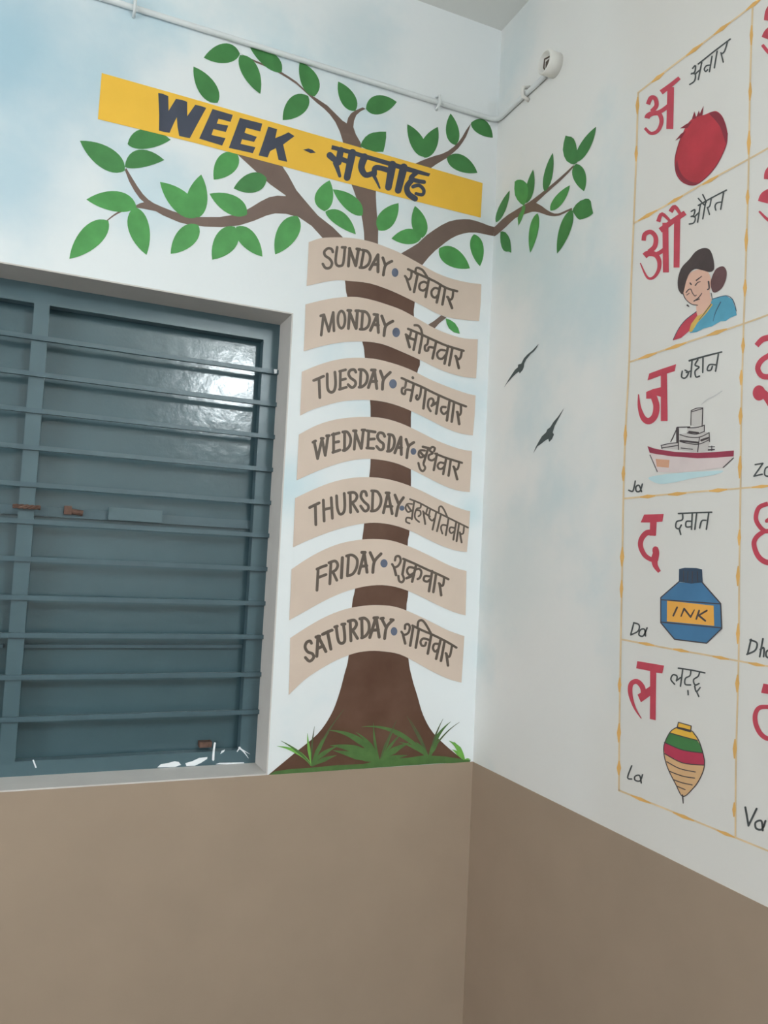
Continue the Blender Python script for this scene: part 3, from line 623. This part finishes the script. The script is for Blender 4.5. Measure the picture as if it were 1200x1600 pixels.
# ------------------------------------------------------------------ birds on the right wall
BD = Crop(760, 520, 7.5)
for lab, pts in (('upper small grey painted bird gliding on the right wall', [(612,128),(590,175),(560,215),(520,248),(490,285),(465,315),(443,360),(440,395),(425,435),(390,477),(380,455),(345,480),(300,525),(250,580),(205,642),(258,550),(300,485),(335,432),(368,405),(372,372),(408,362),(440,298),(478,256),(540,205)]),
                 ('lower grey painted bird with broad wings on the right wall', [(912,878),(872,955),(835,1025),(800,1090),(775,1170),(792,1190),(768,1245),(735,1280),(725,1242),(690,1262),(640,1302),(597,1332),(550,1412),(578,1340),(610,1280),(650,1212),(698,1168),(714,1132),(748,1105),(785,1045),(838,985)])):
    c = BD([pts[10]])[0]
    t = thing('painted_bird', on_right(*c, .002), lab, 'bird', 'birds painted on the right wall')
    Paint('R', 2).poly(pts, BD).build('silhouette', M_bird, t)

# ------------------------------------------------------------------ alphabet chart on the right wall
def ext(p, q, x): u = (x-p[0])/(q[0]-p[0]); return (x, p[1]+(q[1]-p[1])*u)
grid = thing('chart_border', on_right(1060, 760, .002), 'ochre painted grid of thin lines with knots framing the letter chart', 'border')
rows = [((997,145),(1176,8)), ((990,349),(1170,248)), ((983,566),(1162,505)), ((975,779),(1157,763)), ((971,999),(1154,1033)), ((967,1235),(1149,1309))]
XE = 1330
v1 = [(997,145),(994,250),(990,349),(986,450),(983,566),(977,680),(974,779),(972,890),(970,999),(968,1120),(967,1235)]
v2 = [(1176,8),(1172,130),(1170,248),(1166,390),(1162,505),(1158,650),(1157,763),(1155,900),(1154,1033),(1150,1180),(1149,1309)]
knots = {'v1': [(996,165),(994,240),(977,680),(974,740),(972,870),(971,920),(968,1070),(967,1145),(967,1200)], 'v2': [(1174,55),(1172,143),(1170,223),(1168,308),(1166,375),(1164,450),(1161,540),(1158,590),(1157,650),(1156,730),(1155,840),(1153,900),(1153,990),(1152,1068),(1148,1170),(1147,1265)],
         0: [1028,1085,1128,1178], 1: [1012,1055,1110], 2: [1012,1056,1120], 3: [1012,1058,1122,1190], 4: [1010,1064,1126,1182], 5: [1001,1068,1134]}
rnd = random.Random(7)
def line(pts, kn):
    p = Paint('R', 1.5).use(0); p.stroke(pts, 2.8, smooth=True); p.use(1)
    for (kx, ky), (dx, dy), L in kn:
        p.stroke([(kx-dx*L, ky-dy*L), (kx, ky), (kx+dx*L, ky+dy*L)], 1.8, w2=1.8, wm=5.2+rnd.random()*1.8, cap=False)
    p.build('border_line', [M_ochre, M_ochre2], grid)
for nm, vv in (('v1', v1), ('v2', v2)):
    line(vv, [(k_, (-.03, 1), 11+rnd.random()*8) for k_ in knots[nm]])
for i, (a, b) in enumerate(rows):
    e = ext(a, b, XE); L = math.dist(a, b); d = ((b[0]-a[0])/L, (b[1]-a[1])/L)
    wob = [ext(a, b, x) for x in (a[0], 1040, 1100, b[0], 1240, XE)]
    wob = [(x, y+(rnd.random()-.5)*2*(0 < j < 5)) for j, (x, y) in enumerate(wob)]
    line(wob, [(ext(a, b, x), d, 12+rnd.random()*6) for x in knots[i]+[1250, 1300]])
Q1, Q2, Q3, Q4, Q5 = Crop(960,0,5), Crop(960,280,5), Crop(960,520,5), Crop(960,760,5), Crop(960,1000,4.704)
def marks(name, m_, par, crop, strokes, w=11, layer=2):
    p = Paint('R', layer)
    for q in strokes:
        if isinstance(q, tuple): pts, a, b = q; p.stroke(pts, a, crop, b)
        else: p.stroke(q, w, crop)
    return p.build(name, m_, par)
def blob(name, m_, par, crop, pts, layer=2, smooth=False): return Paint('R', layer).poly(pts, crop, smooth).build(name, m_, par)
def card(px, py, label): return thing('alphabet_card', on_right(px, py, .002), label, 'wall chart', 'cells of the painted alphabet chart')

# -- pomegranate
t = card(1080, 200, 'chart cell with a red pomegranate, crimson Hindi letter and word')
p = Paint('R', 2)
for q in (([(262,815),(285,765),(318,770),(328,825),(290,872)],34,34), ([(255,925),(262,905),(300,885),(350,890),(368,950),(340,1020),(285,1042),(238,1000)],42,22), ([(320,885),(370,865),(425,825)],30,34), ([(440,680),(432,1008)],52,54), ([(365,722),(440,665),(508,608)],40,28)):
    p.stroke(q[0], q[1], Q1, q[2], cap=False)
p.build('hindi_letter', M_red, t)
marks('hindi_word', M_word, t, Q1, [[(655,500),(780,400),(905,305)],[(610,535),(632,512),(628,560),(600,578)],[(605,572),(632,582),(625,632),(588,660)],[(632,578),(665,548)],[(682,488),(655,622)],[(750,508),(718,514),(702,540),(712,558),(728,545)],[(762,440),(742,560)],[(802,400),(780,530)],[(882,330),(860,400),(838,420)],[(832,412),(850,485)]], 11)
bd = blob('pomegranate', M_pom, t, Q1, [(600,935),(650,905),(700,898),(760,873),(800,870),(840,905),(868,970),(882,1040),(875,1120),(850,1190),(810,1270),(760,1340),(700,1400),(640,1440),(590,1445),(530,1420),(490,1370),(475,1310),(475,1230),(500,1130),(530,1050),(560,985)], 2, True)
blob('dark_patch', M_pomd, bd, Q1, [(740,885),(790,872),(838,905),(868,975),(880,1045),(872,1120),(850,1060),(825,990),(780,930)], 3, True)
blob('dark_patch', M_pomd, bd, Q1, [(478,1310),(500,1370),(540,1420),(600,1445),(660,1430),(600,1420),(540,1380),(505,1320),(490,1250)], 3, True)
marks('outline', M_pomd, bd, Q1, [[(882,1040),(875,1120),(850,1190),(810,1270),(760,1340),(700,1400),(640,1440),(590,1445),(530,1420),(490,1370),(475,1310),(475,1230),(500,1130),(530,1050)]], 7, 3.2)
p = Paint('R', 3)
for q in ([(475,1098),(520,1045),(560,1020),(530,1070)], [(512,1003),(560,970),(610,945),(570,1000)], [(605,930),(625,868),(640,925)], [(640,915),(660,862),(672,905)], [(660,905),(680,860),(697,825),(688,900)]): p.poly(q, Q1)
p.build('crown', M_pomd, bd)

# -- woman
t = card(1070, 420, 'chart cell with a woman in a blue sari and crimson Hindi letter')
p = Paint('R', 2)
for q in (([(228,480),(238,430),(285,412),(322,455),(315,525),(270,568)],34,38), ([(235,600),(265,580),(320,590),(350,640),(345,710),(305,768),(255,765),(202,655)],48,8), ([(320,590),(360,570),(395,545)],30,34), ([(398,340),(402,728)],46,46), ([(490,300),(485,690)],48,46), ([(358,400),(440,340),(552,262)],42,38), ([(342,332),(372,272),(442,335)],34,20), ([(438,255),(472,215),(522,285)],36,22)):
    p.stroke(q[0], q[1], Q2, q[2], cap=False)
p.build('hindi_letter', M_red, t)
marks('hindi_word', M_word, t, Q2, [[(655,205),(760,145),(875,85)],[(600,252),(628,238),(620,280),(600,292)],[(605,288),(632,302),(620,340),(585,350)],[(625,295),(658,262)],[(672,195),(650,335)],[(712,180),(690,310)],[(655,150),(700,200)],[(690,120),(718,178)],[(757,145),(745,208),(725,222)],[(728,225),(742,275)],[(838,178),(802,185),(786,210),(792,242)],[(852,105),(830,235)]], 11)
wo = blob('woman_face', M_skin, t, Q2, [(580,745),(640,708),(700,710),(738,735),(755,800),(742,880),(700,950),(650,985),(600,972),(555,930),(533,890),(553,820)], 2, True)
blob('neck', M_skin, wo, Q2, [(690,940),(742,870),(752,930),(768,945),(740,1000),(700,1050),(645,1075),(638,990)], 1.8)
blob('hair', M_hair, wo, Q2, [(495,840),(497,770),(525,690),(585,625),(635,565),(695,538),(745,552),(772,620),(778,700),(745,725),(690,712),(630,702),(588,735),(560,800),(535,895),(508,878)], 3, True)
blob('hair_bun', M_bun, wo, Q2, [(780,722),(810,690),(852,682),(877,722),(870,785),(840,850),(790,885),(762,870),(752,800)], 2.8, True)
blob('blouse', M_red, t, Q2, [(640,1035),(595,1065),(555,1100),(500,1170),(455,1260),(520,1240),(590,1180),(650,1075)], 3)
blob('sari', M_blue, t, Q2, [(765,935),(815,920),(870,908),(920,938),(945,1010),(955,1062),(900,1085),(870,1108),(830,1110),(760,1150),(700,1165),(640,1195),(588,1202),(660,1090),(740,1000)], 3)
blob('sari_edge', M_gold, t, Q2, [(645,1070),(690,1050),(755,968),(768,980),(720,1045),(650,1120),(605,1192),(582,1192),(600,1130)], 3.4)
marks('sari_fold', M_cap, t, Q2, [([(770,935),(870,910),(925,942),(952,1030)],6,5), ([(830,960),(790,1040),(770,1110)],8,3), ([(755,975),(700,1050),(660,1100)],6,4), ([(640,1035),(555,1100),(500,1170),(458,1255)],6,5)], 6, 4)
marks('face_line', M_line, wo, Q2, [([(640,790),(682,758)],10,5), ([(632,830),(650,808),(672,800)],9,5), ([(592,812),(600,822)],12,10), ([(560,885),(580,862),(597,860),(608,885),(628,912),(640,905)],8,6), ([(566,905),(585,890)],7,5), ([(622,952),(655,928),(682,892)],10,6), ([(640,945),(665,935)],9,6), ([(735,800),(740,850),(728,862)],14,10), ([(535,890),(555,935),(600,975),(650,985)],7,6), ([(570,985),(580,993)],14,10), ([(755,890),(765,940)],6,5)], 8, 4)

# -- ship
t = card(1070, 650, 'chart cell with a steamship picture, crimson Hindi letter and Ja')
p = Paint('R', 2)
p.poly([(258,372),(272,318),(370,282),(482,245),(470,300),(410,318),(415,690),(362,690),(362,500),(330,490),(300,515),(248,515),(248,462),(300,440),(362,425),(362,335)], Q3)
p.stroke([(188,480),(195,580),(225,665),(270,690),(315,650),(328,570),(305,495)], 8, Q3, 50, wm=50, cap=False)
p.build('hindi_letter', M_red, t)
marks('hindi_word', M_word, t, Q3, [([(585,218),(710,182),(838,150)],15,12),[(530,300),(525,345),(555,352),(578,312),(552,292)],[(562,310),(600,298)],[(607,215),(595,345)],[(652,210),(630,252),(662,268),(630,300),(638,345),(665,338)],[(692,190),(690,310)],[(792,250),(742,250),(725,290),(752,292),(765,262)],[(812,165),(790,300)]], 12)
marks('caption', M_word, t, Q3, [[(163,1158),(155,1200),(142,1238),(112,1230)],[(218,1182),(200,1235),(172,1238),(168,1205),(192,1192),(212,1240)]], 12)
blob('water', M_water, t, Q3, [(265,1135),(350,1112),(500,1095),(700,1082),(850,1078),(780,1110),(620,1135),(450,1172),(340,1178)], 1.6, True)
hu = blob('ship_hull', M_hull, t, Q3, [(272,935),(450,965),(650,980),(932,962),(890,1010),(850,1052),(700,1072),(500,1092),(340,1088),(300,1010)], 2)
blob('hull_stripe', M_hullred, hu, Q3, [(258,885),(300,900),(340,910),(470,930),(650,938),(800,930),(934,920),(930,965),(800,975),(650,980),(450,965),(330,948),(275,937)], 3)
blob('hull_panel', M_orange, hu, Q3, [(322,985),(430,993),(425,1054),(330,1046)], 2.5)
blob('funnel', M_shipgrey, hu, Q3, [(600,608),(640,590),(690,585),(685,730),(640,735),(594,722)], 2)
blob('deckhouse', M_shipgrey, hu, Q3, [(570,742),(700,722),(702,772),(740,780),(742,850),(735,925),(650,935),(505,915),(365,900),(365,875),(500,858),(510,792),(565,782)], 1.8)
marks('rigging', M_line, hu, Q3, [[(600,608),(597,722)],[(600,608),(640,590),(690,586)],[(690,586),(685,732)],[(600,618),(645,605),(690,592)],[(572,742),(640,740),(702,722)],[(570,782),(640,792),(702,770)],[(702,722),(702,772)],[(510,795),(580,815),(665,815),(740,780)],[(512,850),(580,865),(660,870),(742,835)],[(740,780),(742,850)],[(665,815),(650,930)],
  ([(515,845),(580,850),(655,858)],16,14),([(585,775),(655,782)],18,14),([(680,840),(735,820)],18,14),[(500,740),(500,855)],([(488,745),(490,855)],14,14),[(490,738),(590,735)],[(488,748),(440,850)],[(365,880),(430,865),(500,858)],[(368,900),(495,880)],[(365,878),(372,905)],[(500,860),(500,912)],[(520,900),(610,910)],], 7, 3.5)
marks('stern_rail', M_line, hu, Q3, [[(735,890),(782,890)],[(760,885),(760,920)],([(735,915),(780,912)],12,10)], 7, 3.5)
for q in ([(278,955),(335,1085)], [(930,978),(850,1052)]): marks('hull_edge', M_line, hu, Q3, [q], 7, 3.5)
Paint('R', 1.6).stroke([(680,560),(720,525),(780,495),(840,455)], 5, Q3, 8, wm=12).build('smoke', M_smoke, t)

# -- ink bottle
t = card(1065, 900, 'chart cell with a blue ink bottle, crimson Hindi letter and Da')
p = Paint('R', 2)
p.poly([(232,220),(385,215),(375,275),(330,278),(325,385),(275,385),(278,282),(205,282)], Q4)
for q in (([(320,365),(255,362),(212,410),(205,470),(235,535),(280,568),(312,575)],46,34), ([(318,480),(325,520),(312,575)],44,60), ([(312,570),(320,620),(352,668)],52,26)): p.stroke(q[0], q[1], Q4, q[2], cap=False)
p.ell((320,500), 24, 32, Q4)
p.build('hindi_letter', M_red, t)
marks('hindi_word', M_word, t, Q4, [[(500,212),(630,206),(760,202)],[(532,215),(530,260),(487,275),(480,320),(505,330),(522,302)],[(505,330),(518,375)],[(598,272),(562,275),(560,315),(598,315)],[(608,210),(602,335)],[(642,210),(628,335)],[(715,265),(682,270),(665,325)],[(737,205),(718,335)]], 12)
marks('caption', M_word, t, Q4, [[(152,1065),(128,1155)],[(150,1065),(192,1082),(185,1130),(128,1160)],[(255,1105),(225,1168),(192,1160),(202,1122),(235,1117),(242,1168)]], 12)
bo = blob('ink_bottle', M_bottle, t, Q4, [(505,748),(600,758),(685,750),(760,830),(830,915),(838,1110),(720,1225),(470,1195),(362,1065),(362,868)], 2)
blob('bottle_cap', M_cap, bo, Q4, [(505,645),(550,636),(640,638),(685,648),(690,750),(600,760),(503,745)], 3)
blob('bottle_label', M_lab, bo, Q4, [(412,892),(775,932),(780,1090),(410,1055)], 3)
marks('outline', M_line, bo, Q4, [[(503,745),(362,868)],[(362,868),(362,1065)],[(362,1065),(470,1195)],[(470,1195),(720,1225)],[(720,1225),(838,1110)],[(838,1110),(830,915)],[(830,915),(685,750)],[(362,885),(830,918)],[(362,1060),(838,1105)]], 9, 3.6)
marks('cap_rib', M_line, bo, Q4, [[(540,660),(540,740)],[(575,665),(570,745)],[(610,665),(608,748)],[(648,665),(650,745)]], 6, 4)
marks('ink_lettering', M_line, bo, Q4, [([(490,945),(460,1010)],14,14),([(520,1015),(545,955)],10,14),([(545,955),(595,1020)],14,14),([(595,1020),(625,965)],14,8),([(662,970),(640,1035)],14,14),([(722,970),(655,1010)],14,14),([(655,1005),(710,1050)],16,14)], 12, 4)

# -- spinning top
t = card(1060, 1140, 'chart cell with a striped spinning top, crimson Hindi letter and La')
p = Paint('R', 2)
p.poly([(168,155),(365,188),(352,246),(307,240),(303,590),(260,580),(262,410),(195,458),(170,402),(262,340),(262,228),(160,208)], Q5)
p.stroke([(198,577),(150,500),(118,400),(122,325),(165,305),(205,345),(215,400)], 6, Q5, 40, wm=34, cap=False)
p.build('hindi_letter', M_red, t)
marks('hindi_word', M_word, t, Q5, [[(470,207),(570,222),(665,242)],[(442,325),(415,290),(430,256),(460,266),(455,300)],[(455,300),(485,277)],[(502,215),(485,340)],[(562,225),(555,262),(522,282),(520,325),(560,330)],[(627,235),(615,267),(582,292),(592,330),(622,320)],[(590,340),(602,380),(630,350)],[(602,375),(620,415)],[(540,372),(542,402)]], 11)
marks('caption', M_word, t, Q5, [[(127,925),(97,1010),(127,1022)],[(207,990),(188,1035),(152,1030),(152,1002),(185,997),(197,1050)]], 11)
body = [(462,640),(415,670),(380,730),(362,790),(370,870),(400,960),(450,1060),(490,1140),(520,1146),(560,1110),(610,1050),(650,970),(662,900),(650,830),(620,740),(590,695),(560,665)]
tp = blob('spinning_top', M_ttan, t, Q5, body, 2)
blob('top_knob', M_tyel, tp, Q5, [(470,605),(565,632),(560,672),(462,640)], 2.6)
blob('yellow_band', M_tyel, tp, Q5, [(462,640),(560,665),(590,695),(610,738),(510,712),(405,682),(415,668)], 2.4)
blob('green_band', M_tgrn, tp, Q5, [(405,682),(510,712),(610,738),(640,790),(650,830),(500,808),(367,752),(380,725)], 2.4)
blob('red_band', M_tred, tp, Q5, [(367,752),(500,808),(650,830),(662,875),(658,920),(500,903),(370,836),(362,790)], 2.4)
marks('outline', M_line, tp, Q5, [body+[body[0]],[(470,605),(565,632)],[(565,632),(560,672)],[(470,605),(462,640)],([(465,645),(558,672)],14,14),[(405,682),(510,712),(610,738)],[(367,752),(500,808),(650,830)],[(370,836),(500,903),(658,920)],[(385,895),(480,945),(595,970)],[(405,965),(500,1000),(590,1015)],[(430,1025),(500,1050),(572,1065)],[(460,1075),(520,1100)],([(500,1140),(505,1200)],11,6)], 7, 3.4)

# -- second column, cut by the frame of the photograph
def rs(t, strokes, crop=PX):
    p = Paint('R', 2)
    for q, a, b in strokes: p.stroke(q, a, crop, b, cap=False)
    return p.build('hindi_letter', M_red, t)
t = card(1230, 100, 'chart cell at the upper right frame edge with a cropped crimson letter')
rs(t, [([(1198,32),(1201,16),(1212,6),(1222,16),(1222,34),(1208,46)],9,9), ([(1196,60),(1201,50),(1212,44),(1228,46),(1234,68),(1222,88),(1204,84),(1191,70)],13,5)])
t = card(1230, 300, 'chart cell at right frame edge beside the woman, with a cropped crimson letter')
rs(t, [([(1198,280),(1200,268),(1212,258),(1224,268),(1222,288),(1210,300)],9,9), ([(1192,316),(1196,306),(1210,300),(1230,302),(1236,326),(1224,346),(1204,346),(1186,330)],16,3)])
t = card(1230, 600, 'chart cell at right frame edge beside the ship, captioned Za')
rs(t, [([(1182,540),(1192,530),(1206,527)],8,10), ([(1206,553),(1190,563),(1184,576),(1192,588),(1210,586),(1216,570)],8,9), ([(1184,612),(1196,618),(1204,634)],16,8)])
p = Paint('R', 2.2).ell((1186,614), 10, 12).build('letter_knob', M_red, t)
marks('caption', M_word, t, PX, [[(1180,726),(1192,724)],[(1192,724),(1178,744)],[(1178,744),(1191,741)],[(1208,728),(1202,743),(1195,742),(1196,732),(1203,730),(1207,742)]], 2.4)
t = card(1230, 900, 'chart cell at right frame edge beside the ink bottle, captioned Dha')
rs(t, [([(1200,787),(1186,793),(1181,808),(1185,820),(1196,830),(1210,826)],7,7), ([(1196,829),(1183,838),(1178,850),(1184,868),(1196,878),(1214,880)],7,9)])
Paint('R', 2.2).stroke([(1198,814),(1206,808)], 6).build('letter_curl', M_red, t)
marks('caption', M_word, t, Q4, [[(1067,1195),(1040,1310)],[(1060,1200),(1112,1222),(1100,1280),(1035,1312)],[(1160,1190),(1135,1330)],[(1140,1275),(1168,1262),(1165,1330)],[(1235,1270),(1210,1335),(1185,1325),(1190,1288),(1220,1282),(1232,1335)]], 14)
t = card(1230, 1180, 'chart cell at the lower right frame edge, captioned Va')
p = Paint('R', 2).poly([(1095,320),(1240,345),(1230,415),(1078,388)], Q5)
p.stroke([(1190,500),(1120,492),(1062,500),(1035,550),(1040,620),(1075,690),(1130,725),(1180,700)], 30, Q5, 34, wm=36, cap=False); p.stroke([(1200,400),(1195,790)], 44, Q5, cap=False)
p.build('hindi_letter', M_red, t)
marks('caption', M_word, t, Q5, [[(962,1230),(985,1362)],[(985,1365),(1045,1240)],[(1110,1330),(1085,1390),(1042,1385),(1037,1342),(1080,1330),(1090,1400)]], 15)
